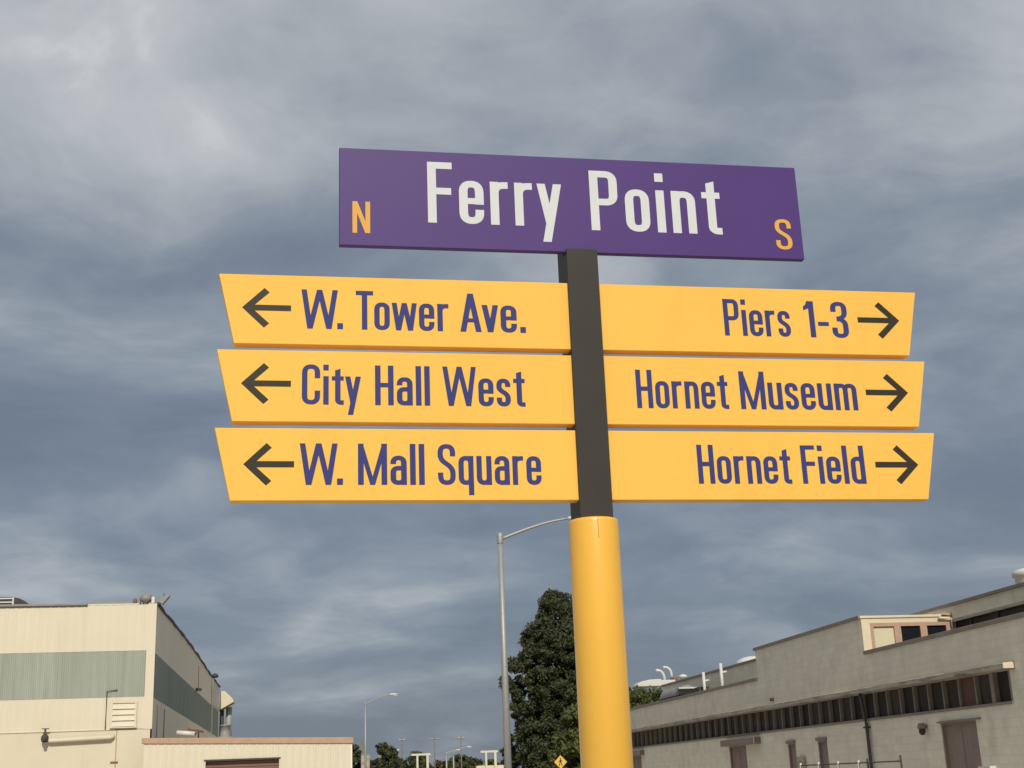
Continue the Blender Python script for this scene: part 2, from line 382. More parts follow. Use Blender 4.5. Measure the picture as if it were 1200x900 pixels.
def glyphs(S, Hh):
    """S: stem width, Hh: thickness of horizontal strokes; unit = cap height. returns name -> (width, primitives)"""
    G = {}
    s2, h2 = S / 2, Hh / 2

    def R(x0, y0, x1, y1): return ('p', [(x0, y0), (x1, y0), (x1, y1), (x0, y1)])
    def D(xb, yb, xt, yt, w=S): return ('p', [(xb, yb), (xb + w, yb), (xt + w, yt), (xt, yt)])
    def ST(pts, closed=False): return ('s', pts, closed)

    def loop(l, r, b, t, ry):
        cx, rx = (l + r) / 2, (r - l) / 2
        return ST(arc(cx, t - ry, rx, ry, 0, 180, 16) + arc(cx, b + ry, rx, ry, 180, 360, 16), True)
    w = 0.43; l, r = s2, w - s2; cx = w / 2; rx = (r - l) / 2; ry = 0.14
    T, B = XH - h2, h2
    G['o'] = (w, [loop(l, r, B, T, ry)])
    G['e'] = (w, [ST([(r, 0.235), (r, B + ry)] + arc(cx, B + ry, rx, ry, 0, -180, 16)[1:] + arc(cx, T - ry, rx, ry, 180, 0, 16) + [(r, 0.32)]),
                  R(l, 0.325, r, 0.325 + Hh * 0.9)])
    G['a'] = (w, [ST([(l, 0.505), (l, T - ry)] + arc(cx, T - ry, rx, ry, 180, 0, 20)[1:] + [(r, 0.0)]),
                  ST([(r, 0.405), (cx, 0.405)] + arc(cx, 0.405 - .12, rx, .12, 90, 180, 10)[1:] + arc(cx, B + .115, rx, .115, 180, 360, 20) + [(r, 0.30)])])
    G['n'] = (w, [R(0, 0, S, XH), ST([(l, 0.30)] + arc(cx, T - ry, rx, ry, 180, 0, 20) + [(r, 0)])])
    G['r'] = (0.315, [R(0, 0, S, XH), ST([(l, 0.30)] + arc(l + .19, T - .15, .19, .15, 180, 88, 14) + [(0.315, T)])])
    mw = 0.69; r1 = mw / 2; r2 = mw - s2; rr = (r1 - l) / 2
    G['m'] = (mw, [R(0, 0, S, XH), ST([(l, 0.30)] + arc(l + rr, T - .14, rr, .14, 180, 0, 20) + [(r1, 0)]),
                   ST([(r1, 0.30)] + arc(r1 + rr, T - .14, rr, .14, 180, 0, 20) + [(r2, 0)])])
    G['u'] = (w, [R(w - S, 0, w, XH), ST([(l, XH)] + arc(cx, B + ry, rx, ry, 180, 360, 20) + [(r, 0.35)])])
    G['t'] = (0.33, [('p', [(0.09, 0.10), (0.09 + S, 0.10), (0.09 + S, 0.90), (0.09, 0.86)]), R(0, XH - Hh * .95, 0.33, XH),
                     ST([(0.09 + s2, 0.16)] + arc(0.09 + s2 + .10, B + .08, .10, .08, 180, 270, 8) + [(0.33, B)])])
    G['i'] = (S, [R(0, 0, S, XH), R(0, 0.855, S, 1.0)])
    G['l'] = (S, [R(0, 0, S, 1.0)])
    G['d'] = (w, [R(w - S, 0, w, 1.0), loop(l, r, B, T, ry)])
    G['q'] = (w, [R(w - S, -0.25, w, XH), loop(l, r, B, T, ry)])
    sw_ = 0.40; l_, r_, c_ = s2, sw_ - s2, sw_ / 2; q = (r_ - l_) / 2
    G['s'] = (sw_, [ST([(r_, 0.50), (r_, 0.535)] + arc(c_, T - .13, q, .13, 0, 180, 14)[1:] + bez((l_, 0.50), (l_, 0.36), (r_, 0.37), (r_, 0.20), 14) + arc(c_, B + .13, q, .13, 0, -180, 14)[1:] + [(l_, 0.225)])])
    vw = 0.44; k = S * 0.98
    G['v'] = (vw, [D(vw / 2 - k / 2, 0, 0, XH, k), D(vw / 2 - k / 2, 0, vw - k, XH, k)])
    ww = 0.70; kk = S * 0.93
    G['w'] = (ww, [D(0.115, 0, 0, XH, kk), D(0.115, 0, ww / 2 - kk / 2, XH, kk), D(ww - .115 - kk, 0, ww / 2 - kk / 2, XH, kk), D(ww - .115 - kk, 0, ww - kk, XH, kk)])
    G['y'] = (vw, [D(0.075 + (vw - k - 0.075) * 0.30 / 0.96, 0.05, 0, XH, k), D(0.075, -0.25, vw - k, XH, k)])
    # capitals and figures
    cw = 0.50; l, r = s2, cw - s2; cx = cw / 2; rx = (r - l) / 2; CT, CB = 1 - h2, h2; ry = .17
    G['C'] = (cw, [ST([(r, 0.655), (r, CT - ry)] + arc(cx, CT - ry, rx, ry, 0, 180, 16)[1:] + arc(cx, CB + ry, rx, ry, 180, 360, 16) + [(r, 0.345)])])
    G['S'] = (cw, [ST([(r, 0.70), (r, CT - ry)] + arc(cx, CT - ry, rx, ry, 0, 180, 16)[1:] + bez((l, 0.74), (l, 0.50), (r, 0.53), (r, 0.27), 16) + arc(cx, CB + ry, rx, ry, 0, -180, 16)[1:] + [(l, 0.30)])])
    G['F'] = (0.43, [R(0, 0, S, 1), R(S, 1 - Hh, 0.43, 1), R(S, 0.465, 0.41, 0.465 + Hh)])
    G['P'] = (0.49, [R(0, 0, S, 1), ST([(s2, CT), (0.49 - s2 - .14, CT)] + arc(0.49 - s2 - .14, CT - .14, .14, .14, 90, 0, 8)[1:] + arc(0.49 - s2 - .14, 0.42 + h2 + .14, .14, .14, 0, -90, 8)[1:] + [(s2, 0.42 + h2)])])
    G['T'] = (0.48, [R(0.24 - s2, 0, 0.24 + s2, 1), R(0, 1 - Hh, 0.48, 1.0)])
    G['H'] = (0.50, [R(0, 0, S, 1), R(0.50 - S, 0, 0.50, 1), R(S, 0.45, 0.50 - S, 0.45 + Hh)])
    aw = 0.56; ka = S * 1.0
    G['A'] = (aw, [D(0, 0, aw / 2 - ka / 2, 1, ka), D(aw - ka, 0, aw / 2 - ka / 2, 1, ka), R(0.14, 0.25, aw - .14, 0.25 + Hh * .9)])
    Mw = 0.76; km = S * .85
    G['M'] = (Mw, [R(0, 0, S, 1), R(Mw - S, 0, Mw, 1), D(Mw / 2 - km / 2, 0.0, 0.0, 1, km), D(Mw / 2 - km / 2, 0.0, Mw - km, 1, km)])
    Nw = 0.54
    G['N'] = (Nw, [R(0, 0, S * .95, 1), R(Nw - S * .95, 0, Nw, 1), D(Nw - S, 0, 0, 1, S)])
    Ww = 0.95; kw = S * .93
    G['W'] = (Ww, [D(0.16, 0, 0, 1, kw), D(0.16, 0, Ww / 2 - kw / 2, 1, kw), D(Ww - .16 - kw, 0, Ww / 2 - kw / 2, 1, kw), D(Ww - .16 - kw, 0, Ww - kw, 1, kw)])
    G['1'] = (0.29, [R(0.29 - S, 0, 0.29, 1), ('p', [(0.0, 0.74), (0.29 - S, 0.80), (0.29 - S, 1.0), (0.105, 1.0), (0.07, 0.90), (0.0, 0.85)])])
    G['-'] = (0.30, [R(0, 0.32, 0.30, 0.32 + Hh)])
    tw = 0.46; l, r = s2, tw - s2; cx = tw / 2; rx = (r - l) / 2
    G['3'] = (tw, [ST([(l, 0.72), (l, CT - .15)] + arc(cx, CT - .15, rx, .15, 180, 0, 16)[1:] + bez((r, 0.72), (r, 0.58), (cx + .05, 0.535), (0.15, 0.535), 10)),
                   ST(bez((0.15, 0.515), (cx + .05, 0.515), (r, 0.47), (r, 0.34), 10) + arc(cx, CB + .15, rx, .15, 0, -180, 16) + [(l, 0.28)])])
    G['.'] = (S, [R(0, 0, S, S * 1.02)])
    return G


def stroke_poly(pts, S, Hh, closed):
    """sweep an elliptical pen along a polyline; gives left and right rails"""
    P = []
    for p in pts:
        if not P or abs(p[0] - P[-1][0]) + abs(p[1] - P[-1][1]) > 1e-4: P.append(p)
    if closed and abs(P[0][0] - P[-1][0]) + abs(P[0][1] - P[-1][1]) < 1e-4: P.pop()
    n = len(P); A = []; Bv = []
    for i in range(n):
        if closed: a, b = P[i - 1], P[(i + 1) % n]
        else: a, b = P[max(i - 1, 0)], P[min(i + 1, n - 1)]
        dx, dy = b[0] - a[0], b[1] - a[1]; d = math.hypot(dx, dy) or 1
        nx, ny = -dy / d, dx / d
        A.append((P[i][0] + nx * S / 2, P[i][1] + ny * Hh / 2)); Bv.append((P[i][0] - nx * S / 2, P[i][1] - ny * Hh / 2))
    return A, Bv


def word_mesh(mb, text, u0, u1, base, cap, S, Hh, y, gap=0.085):
    G = glyphs(S, Hh)
    kern = {'To': -0.06, 'Av': -0.07, 'W.': -0.10, 'We': -0.03, 'Fe': -0.0, 'ow': -0.03, 'we': -0.03, 've': -0.03, 'ry': -0.03, 'ty': -0.05, 'y ': 0}
    x = 0.0; pos = []
    for i, ch in enumerate(text):
        if i: x += gap + kern.get(text[i - 1] + ch, 0.0)
        pos.append(x); x += G[ch][0]
    kx = (u1 - u0) / x
    for i, ch in enumerate(text):
        for j, pr in enumerate(G[ch][1]):
            yy = y - 0.00012 * j
            if pr[0] == 'p':
                poly = pr[1]
                vs = [(u0 + (pos[i] + p[0]) * kx, yy, base + p[1] * cap) for p in poly]
                mb.add(vs, [tuple(range(len(vs)))])
            else:
                A, Bv = stroke_poly(pr[1], S, Hh, pr[2])
                n = len(A)
                vs = [(u0 + (pos[i] + p[0]) * kx, yy, base + p[1] * cap) for p in A + Bv]
                fs = [(k, k + 1, n + k + 1, n + k) for k in range(n - 1)]
                if pr[2]: fs.append((n - 1, 0, n, 2 * n - 1))
                mb.add(vs, fs)


def flat_build(mb, name, m, parent):
    """flat vinyl: every face turned to -Y"""
    me = bpy.data.meshes.new(name); me.from_pydata(mb.v, [], mb.f); me.materials.append(M[m])
    bm = bmesh.new(); bm.from_mesh(me)
    for f_ in bm.faces:
        f_.normal_update()
        if f_.normal.y > 0: f_.normal_flip()
    bm.to_mesh(me); bm.free(); me.update()
    o = bpy.data.objects.new(name, me); COL.objects.link(o); o.parent = parent
    return o


# ------------------------------------------------------------------ the finger sign
PSI = 0.0161
sign = thing('finger_sign', 'yellow and purple finger signpost with six arrow boards on a thick yellow pole', 'signpost', (1.2922, 5.6, 0.0), PSI)
TH = 0.066                                    # board thickness; front face at y=0
BV = 0.003
name_board = MB().box(-1.138, 0, 3.972, 1.1138, 0.034, 4.4645).build('name_board', 'purple', sign, BV)
name_board['label'] = 'purple name board reading Ferry Point'
mb = MB()
word_mesh(mb, 'Ferry', -0.7266, -0.0834, 4.0985, 0.312, 0.150, 0.110, -0.001, 0.115)
word_mesh(mb, 'Point', 0.0556, 0.7073, 4.0885, 0.312, 0.150, 0.110, -0.001, 0.125)
flat_build(mb, 'lettering', 'white_vinyl', name_board)
for ch_, a_, b_, z_, c_, S_ in (('N', -1.0774, -0.996, 4.034, 0.158, 0.15), ('S', 0.9769, 1.0597, 4.021, 0.160, 0.135)):
    mb = MB(); word_mesh(mb, ch_, a_, b_, z_, c_, S_, 0.108, -0.001)
    flat_build(mb, 'compass_letter', 'gold_vinyl', name_board)
rows = [(3.4875, 3.8150), (3.1305, 3.4585), (2.7800, 3.1015)]
words = {
    (0, -1): [('W.', -1.3068, -1.1206), ('Tower', -1.0632, -0.6419), ('Ave.', -0.5891, -0.2848)],
    (1, -1): [('City', -1.3008, -1.0416), ('Hall', -0.9793, -0.7342), ('West', -0.6766, -0.3013)],
    (2, -1): [('W.', -1.3077, -1.1208), ('Mall', -1.0561, -0.7649), ('Square', -0.7064, -0.2427)],
    (0, 1): [('Piers', 0.6736, 1.0047), ('1-3', 1.0776, 1.2993)],
    (1, 1): [('Hornet', 0.2205, 0.6619), ('Museum', 0.7202, 1.3007)],
    (2, 1): [('Hornet', 0.4858, 0.9336), ('Field', 0.9868, 1.2985)]}
base = {(0, -1): (3.563, 0.186), (1, -1): (3.210, 0.1845), (2, -1): (2.849, 0.1845), (0, 1): (3.571, 0.184), (1, 1): (3.2095, 0.1845), (2, 1): (2.8545, 0.1825)}
arrows = {(0, -1): (-1.567, 3.657), (1, -1): (-1.5638, 3.3036), (2, -1): (-1.5465, 2.9400), (0, 1): (1.5667, 3.665), (1, 1): (1.5634, 3.299), (2, 1): (1.5675, 2.9460)}
for (i, sd), ws in words.items():
    zb, zt = rows[i]
    ti = 0.074                                 # inner end tucks behind the front bar
    dx = 0.0
    if sd < 0: poly = [(-1.5990, zb), (-ti, zb), (-ti, zt), (-1.6715, zt)]
    else: poly = [(ti, zb), (1.5975, zb), (1.6711, zt), (ti, zt)]
    bd = MB().prism(poly, 0, TH).build('arrow_board', 'yellow', sign, BV)
    bd['label'] = 'yellow arrow board reading ' + ' '.join(w_[0] for w_ in ws)
    b0, cap = base[(i, sd)]
    for t_, a_, b_ in ws:
        mb = MB(); word_mesh(mb, t_, a_, b_, b0, cap, 0.150, 0.110, -0.001)
        flat_build(mb, 'lettering', 'blue_vinyl', bd)
    ax, az = arrows[(i, sd)]
    d_ = 1 if sd < 0 else -1; t = 0.0135; hw = 0.094
    mb = MB()
    e1 = (ax + d_ * 0.108, az + hw); e2 = (ax + d_ * 0.108, az - hw)
    k = 0.0195
    mb.add([(ax, -0.001, az), (e1[0] - d_ * k * .55, -0.001, e1[1]), (e1[0] + d_ * k * .6, -0.001, e1[1] - k * 1.05),
            (ax + d_ * 0.041, -0.001, az), (e2[0] + d_ * k * .6, -0.001, e2[1] + k * 1.05), (e2[0] - d_ * k * .55, -0.001, e2[1])],
           [(0, 1, 2, 3), (0, 3, 4, 5)])
    sx = ax + d_ * 0.026; tx = ax + d_ * 0.2155
    mb.add([(sx, -0.0013, az - t), (tx, -0.0013, az - t), (tx, -0.0013, az + t), (sx, -0.0013, az + t)], [(0, 1, 2, 3)])
    flat_build(mb, 'arrow', 'black_vinyl', bd)
# dark post: flat bar in front of the boards, square tube behind them
MB().box(-0.079, -0.022, 2.66, 0.070, -0.0035, 3.981).build('front_bar', 'post_grey', sign, 0.002)
MB().box(-0.076, TH + 0.003, 2.66, 0.067, TH + 0.125, 4.30).build('rear_post', 'post_grey', sign, 0.004)
for za_, zb_ in ((2.66, 2.7785), (3.1030, 3.1290), (3.4600, 3.4860), (3.8165, 3.9705)):
    MB().box(-0.0775, -0.0034, za_, 0.0685, TH + 0.0028, zb_).build('post_core', 'post_grey', sign)
for zb, zt in rows:                            # spacers the boards are bolted to
    MB().box(-0.070, 0.0, zb - 0.01 + 0.05, 0.062, TH, zt - 0.05).build('spacer', 'post_grey', sign)
MB().box(-0.072, 0.0355, 3.99, 0.063, TH + 0.0025, 4.29).build('name_board_bracket', 'post_grey', sign)
pole_c = (-0.004, 0.055, 0)
pr = [(0.0, 0.0), (0.112, 0.0), (0.112, 2.682), (0.1105, 2.692), (0.106, 2.697), (0.0, 2.699)]
MB().lathe(pr, pole_c, 64).build('pole', 'pole_yellow', sign)
MB().box(-0.0125, 0.055 - 0.1128, 2.60, -0.0095, 0.055 - 0.10, 2.690).build('weld_seam', 'weld', sign)
MB().lathe([(0.0, 0.0), (0.19, 0.0), (0.19, 0.018), (0.175, 0.024), (0.113, 0.026)], pole_c, 40).build('base_plate', 'pole_yellow', sign)
for k in range(4):
    a_ = math.pi / 4 + k * math.pi / 2
    MB().lathe([(0.016, 0.024), (0.016, 0.045), (0.0, 0.046)], (pole_c[0] + .152 * math.cos(a_), pole_c[1] + .152 * math.sin(a_), 0), 6).build('bolt', 'steel', sign)

# ------------------------------------------------------------------ left building: cream metal shed
shed = thing('metal_shed', 'tall cream corrugated metal shed with a grey-green translucent band', 'building', (-5.3, 50.0, 0.0))
LX, LY = -28.0, 40.0        # extents from the corner: along -X (front) and +Y (side)


def ribbed(mb, p0, p1, z0, z1, nrm, pitch=0.30, dep=0.009, ztop=None):
    """ribbed sheet between plan points p0, p1; nrm = outward plan direction"""
    p0 = Vector(p0); p1 = Vector(p1); Ln = (p1 - p0).length; d = (p1 - p0) / Ln; nv = Vector(nrm)
    s = 0.0; prof = []
    while s < Ln - 1e-6:
        for a_, h_ in ((0.0, 0), (0.62, 0), (0.70, 1), (0.92, 1)):
            ss = s + a_ * pitch
            if ss < Ln: prof.append((ss, h_ * dep))
        s += pitch
    prof.append((Ln, 0.0))
    vs = []
    for ss, h_ in prof:
        q_ = p0 + d * ss + nv * h_
        zt_ = ztop(ss) if ztop else z1
        vs += [(q_.x, q_.y, z0), (q_.x, q_.y, zt_)]
    fs = [(2 * i, 2 * i + 2, 2 * i + 3, 2 * i + 1) for i in range(len(prof) - 1)]
    mb.add(vs, fs)


# body behind the sheets (local coordinates: corner at the origin, front faces -Y, side faces +X)
MB().box(LX, 0.06, 0, -0.06, LY, 8.2).build('wall_core', 'cream_low', shed)
m_ = MB(); ribbed(m_, (LX, 0.0), (-0.30, 0.0), 6.63, 8.30, (0, -1)); m_.build('upper_wall', 'cream', shed)
m_ = MB(); ribbed(m_, (LX, 0.0), (-0.30, 0.0), 3.86, 4.985, (0, -1)); m_.build('middle_wall', 'cream', shed)
MB().box(LX, -0.012, 0.0, -0.05, 0.05, 3.84).build('lower_wall', 'cream_low', shed)
MB().box(LX, -0.045, 3.84, -1.27, 0.04, 3.862).build('seam_strip', 'cream_low', shed)
MB().box(-0.30, -0.03, 3.842, 0.012, 0.05, 8.33).build('corner_trim', 'cream', shed)
# fibreglass sheets of the front band
x = -0.335; k = 0
while x > LX + 0.7:
    w_ = 0.74
    m_ = MB(); ribbed(m_, (x - w_, 0.0), (x + 0.02, 0.0), 4.99, 6.622, (0, -1), pitch=0.075, dep=0.012)
    o = m_.build('fibreglass_sheet', 'fibreglass', shed, loc=(0, -0.004 * (k % 2), 0)); x -= w_; k += 1


def side_top(s): return 8.28 + 0.14 * math.sin(min(s / 30.0, 1) * math.pi) * (1 if s < 30 else 1) - 0.004 * s + 0.008 * math.sin(s * 1.3)


m_ = MB(); ribbed(m_, (0, 0.06), (0, LY), 6.54, 8.3, (1, 0), ztop=side_top); m_.build('side_upper_wall', 'cream_side_lifted', shed)
m_ = MB(); ribbed(m_, (0, 0.06), (0, LY), 0.0, 4.95, (1, 0)); m_.build('side_lower_wall', 'cream_side_lifted', shed)
y = 0.30
while y < LY - 0.9:
    m_ = MB(); ribbed(m_, (0, y), (0, y + 1.02), 4.955, 6.535, (1, 0), pitch=0.08, dep=0.012)
    m_.build('fibreglass_sheet', 'fibreglass', shed, loc=(0.004 * (int(y) % 2), 0, 0)); y += 1.0
MB().box(-0.05, 0.05, 4.955, -0.01, 0.3, 6.535).build('side_trim', 'cream_side_lifted', shed)
# roof and its edges
MB().box(LX, 0.02, 8.2, -0.02, LY, 8.29).build('roof', 'roofing', shed)
MB().box(LX, -0.045, 8.305, -2.46, 0.15, 8.385).build('roof_flashing', 'flash', shed, 0.01)
MB().box(LX, -0.040, 8.265, -2.46, -0.011, 8.304).build('roof_drip_edge', 'dark_metal', shed)
MB().box(-2.45, -0.014, 8.302, -0.62, 0.12, 8.345).build('gutter_lip', 'pale_metal', shed)
MB().box(-2.45, 0.13, 8.30, -0.62, 0.4, 8.44).build('roof_flashing', 'flash', shed)
m_ = MB(); pts = []; rd = []
for i in range(60):
    s = 0.05 + i * (LY - 0.05) / 59
    pts.append((0.02 + 0.015 * math.sin(i * .9), s, side_top(s) + 0.035 + 0.012 * math.sin(i * 1.1) + 0.008 * math.sin(i * 2.3))); rd.append(0.055 + 0.012 * math.sin(i * 0.7) ** 2)
m_.tube(pts, rd, 7); m_.build('side_roof_edge', 'dark_metal', shed)
# front details
lv = MB(); lv.box(-1.44, -0.06, 3.94, -1.38, 0.0, 4.83); lv.box(-0.60, -0.06, 3.94, -0.54, 0.0, 4.83)
lv.box(-1.38, -0.06, 4.77, -0.60, 0.0, 4.83); lv.box(-1.46, -0.09, 3.90, -0.52, 0.0, 3.94)
lvo = lv.build('louvre_vent', 'cream', shed, loc=(0, -0.03, 0))
for i in range(4):
    z = 3.955 + i * 0.204
    MB().add([(-1.38, -0.012, z + .20), (-0.60, -0.012, z + .20), (-0.60, -0.065, z), (-1.38, -0.065, z), (-1.38, -0.004, z + .20), (-0.60, -0.004, z + .20), (-0.60, -0.052, z), (-1.38, -0.052, z)],
             [(0, 1, 2, 3), (7, 6, 5, 4), (3, 2, 6, 7), (0, 3, 7, 4), (1, 5, 6, 2)]).build('slat', 'cream', lvo)
MB().tube([(-1.61, -0.05, 3.865), (-1.61, -0.05, 5.20), (-1.25, -0.05, 5.24)], 0.018, 6).build('conduit', 'dark_metal', shed)
MB().tube([(-3.63, -0.16, 3.60), (-3.45, -0.16, 3.53), (-1.40, -0.16, 3.58), (-1.33, -0.10, 3.6), (-1.32, 0.0, 3.61)], [0.05, 0.075, 0.075, 0.07, 0.07], 10).build('water_pipe', 'cream_low', shed)
for xx in (-3.2, -2.2, -1.6):
    MB().box(xx - .02, -0.09, 3.50, xx + .02, 0.0, 3.62).build('pipe_bracket', 'rust', shed)
vl = MB(); vl.lathe([(0.0, -.16), (.10, -.15), (.135, -.05), (.12, .06), (.06, .12), (.035, .15), (.035, .30), (0, .30)], (-3.63, -0.22, 3.64), 14)
vl.tube([(-3.75, -0.22, 3.95), (-3.51, -0.22, 3.95)], 0.018, 6); vl.tube([(-3.63, -.22, 3.6), (-3.63, -.5, 3.58)], .06, 10); vl.build('hose_valve', 'dark_metal', shed)
MB().tube([(-1.21, -0.03, 0.0), (-1.21, -0.03, 3.83)], 0.014, 6).build('down_conduit', 'trim_pink', shed)
MB().box(-1.38, -0.05, 2.70, -1.12, -0.013, 2.755).build('conduit_clip', 'rust', shed)
# rooftop clutter over the corner
tv = MB(); tv.lathe([(.10, 0), (.10, .10), (.21, .16), (.235, .26), (.19, .37), (.08, .42), (0, .43)], (-0.42, 0.25, 8.30), 18); tv.build('roof_ventilator', 'flash', shed)
MB().lathe([(.05, 0), (.08, .06), (.08, .16), (.03, .22), (0, .22)], (-0.80, 0.15, 8.33), 10).build('roof_lamp', 'rust', shed)
MB().box(-0.20, -0.02, 8.335, -0.07, 0.2, 8.58).build('corner_cap', 'cream', shed, 0.03)
MB().tube([(0.0, 0.1, 8.35), (0.12, 0.1, 8.36), (0.22, 0.1, 8.44)], .045, 7).build('floodlight_bracket', 'rust', shed)
MB().prism([(0.06, 8.40), (0.20, 8.30), (0.46, 8.62), (0.38, 8.70), (0.24, 8.60), (0.24, 8.74)], 0.02, 0.34).build('floodlight', 'flash', shed, 0.015)
# dark curved ventilator housing with a white frame, further back on the roof
dv = MB().prism([(-6.4, 8.3), (-4.82, 8.3), (-4.86, 8.60), (-5.02, 8.74), (-5.2, 8.83), (-5.45, 8.88), (-6.4, 8.90)], 1.6, 3.2).build('ventilator_housing', 'dark_metal', shed)
wf = MB(); wf.box(-5.44, 1.56, 8.3, -5.38, 1.599, 8.86); wf.box(-6.3, 1.56, 8.66, -5.44, 1.599, 8.71); wf.box(-6.3, 1.56, 8.80, -5.44, 1.599, 8.85); wf.build('frame', 'pale_metal', dv)
# side details: seams, conduits, hood near the far end
for yy, z0, z1 in ((1.5, 3.3, 4.75), (4.0, 3.3, 4.75)):
    MB().tube([(0.035, yy, z0), (0.035, yy, z1)], 0.018, 6).build('side_conduit', 'mullion', shed)
MB().tube([(0.03, 21.1, 6.75), (0.03, 21.1, 7.9)], 0.012, 6).build('side_conduit', 'dark_metal', shed)
MB().box(0.02, 19.6, 6.53, 0.28, 20.0, 6.66).build('side_lamp', 'dark_metal', shed)
MB().box(0.02, 31.9, 4.95, 0.09, 32.15, 8.1).build('side_downpipe', 'cream_side_lifted', shed)
MB().lathe([(.12, 0), (.22, .05), (.2, .18), (.05, .28), (0, .28)], (0.16, 32.2, 8.14), 10).build('roof_lamp', 'dark_metal', shed)
hp = [(0.05, 6.67), (0.92, 7.15), (0.90, 7.30), (0.84, 7.42), (0.34, 7.90), (0.05, 7.90)]
hd = MB().prism(hp, LY + 0.0, LY + 1.6).build('exhaust_hood', 'cream_trim', shed, 0.02)
MB().tube([(0.05, LY - .06, 6.64), (0.94, LY - .06, 7.13)], 0.06, 6).build('hood_lip', 'dark_metal', hd)
MB().tube([(0.16, LY + .5, 6.72), (0.16, LY + .5, 4.6)], 0.14, 10).build('exhaust_duct', 'dark_metal', hd)
MB().tube([(0.6, LY + .8, 6.9), (0.6, LY + .8, 4.6)], 0.2, 10).build('exhaust_duct', 'fibreglass', hd)
MB().box(0.012, 32.3, 6.60, 0.05, LY - .02, 7.97).build('side_white_panel', 'pale_metal', shed)
# ------------------------------------------------------------------ low annex in front of the shed's side wall
annex = thing('low_annex', 'low cream ribbed annex with pink fascia and a brown roller door', 'building', (-5.45, 49.0, 0.0))
AW = 7.28


def atop(xx): return 3.30 - 0.2 * xx / AW


m_ = MB(); ribbed(m_, (0.02, 0), (2.15, 0), 0.0, 3.3, (0, -1), 0.26, 0.012, ztop=lambda s: atop(s)); m_.build('front_wall', 'cream', annex)
m_ = MB(); ribbed(m_, (2.15, 0), (4.70, 0), 2.68, 3.3, (0, -1), 0.26, 0.012, ztop=lambda s: atop(s + 2.13)); m_.build('lintel_wall', 'cream', annex)
m_ = MB(); ribbed(m_, (4.70, 0), (AW - 0.06, 0), 0.0, 3.3, (0, -1), 0.26, 0.012, ztop=lambda s: atop(s + 4.68)); m_.build('front_wall', 'cream', annex)
MB().add([(0.03, .03, 0), (2.14, .03, 0), (2.14, .03, 3.2), (0.03, .03, 3.2), (2.14, .5, 0), (2.14, .5, 2.7)], [(0, 1, 2, 3)]).build('wall_lining', 'cream_low', annex)
MB().box(AW - 0.06, 0.0, 0, AW, 12.0, 3.06).build('side_wall', 'cream_side_lifted', annex)
MB().box(0.17, 0.9, 0, AW - 0.07, 12.0, 3.0).build('core', 'cream_low', annex)
MB().add([(-0.06, -0.06, 3.30), (AW + .04, -0.06, 3.075), (AW + .04, -0.06, 3.28), (-0.06, -0.06, 3.49), (-0.06, 0.9, 3.30), (AW + .04, 0.9, 3.075), (AW + .04, 0.9, 3.28), (-0.06, 0.9, 3.49)],
         [(0, 1, 2, 3), (7, 6, 5, 4), (3, 2, 6, 7), (0, 4, 5, 1), (1, 5, 6, 2), (0, 3, 7, 4)]).build('fascia', 'trim_pink', annex, 0.01)
MB().add([(0.17, 0.9, 3.36), (AW, 0.9, 3.16), (AW, 12.0, 3.16), (0.17, 12.0, 3.36), (0.17, 0.9, 3.01), (AW, 0.9, 3.01), (AW, 12, 3.01), (0.17, 12, 3.01)],
         [(0, 1, 2, 3), (0, 4, 5, 1), (1, 5, 6, 2), (2, 6, 7, 3), (3, 7, 4, 0)]).build('roof', 'roofing', annex)
MB().box(2.10, -0.05, 2.62, 4.75, 0.10, 2.68).build('door_head', 'dark_metal', annex)
MB().box(2.10, -0.04, 0, 2.15, 0.30, 2.62).build('door_jamb', 'cream_low', annex)
MB().box(4.70, -0.04, 0, 4.75, 0.30, 2.62).build('door_jamb', 'cream_low', annex)
rd_ = MB().box(2.15, 0.16, 0, 4.70, 0.20, 2.62).build('roller_door', 'brown_shutter', annex)
sl = MB().prism([(2.16, 0), (4.69, 0), (4.69, 0.088), (2.16, 0.088)], 0.135, 0.158).mesh('slat', 'brown_shutter')
for i in range(26): inst(sl, 'slat', rd_, (0, 0, 0.01 + i * 0.1))
# things on the annex roof
fl = MB(); fl.tube([(1.08, 0.55, 3.66), (1.72, 0.45, 3.585)], 0.085, 12); fl.build('roof_floodlight', 'pale_metal', annex)
MB().tube([(1.72, 0.5, 3.58), (1.84, 0.5, 3.68), (1.84, 0.5, 3.3)], 0.03, 6).build('floodlight_bracket', 'dark_metal', annex)
MB().tube([(1.45, 0.62, 3.78), (1.75, 0.62, 3.74), (2.0, 0.62, 3.66)], 0.045, 6).build('floodlight_arm', 'rust', annex)
MB().lathe([(.34, 0), (.34, .06), (.19, .10), (.175, .45), (.2, .46), (.2, .5), (0, .52)], (2.72, 1.5, 3.42), 20).build('roof_vent', 'flash', annex)

# ------------------------------------------------------------------ right building: long painted block warehouse
wh = thing('block_warehouse', 'long grey painted block warehouse with a dark clerestory window strip', 'building', (20.0, 24.0, 0.0))
YO = 24.0
def Y(a): return a - YO
Y0, Y1 = 0.0, Y(86.0)
doors = [(Y(37.83), Y(40.12), 2.80), (Y(49.63), Y(50.59), 2.60), (Y(53.02), Y(53.91), 2.60), (Y(59.28), Y(61.73), 2.71), (Y(78.6), Y(81.0), 2.71)]
BZ0, BZ1 = 3.19, 4.08
WT = 0.30
w = MB(); yy = Y0
for a, b, h in doors:
    w.box(0, yy, 0, WT, a, BZ0); w.box(0, a, h, WT, b, BZ0); yy = b
w.box(0, yy, 0, WT, Y1, BZ0)
WB = Y(35.54)                                         # near end of the window strip
w.box(0, Y0, BZ0, WT, WB, BZ1)
w.box(0, Y0, BZ1, WT, Y(45.25), 5.42)
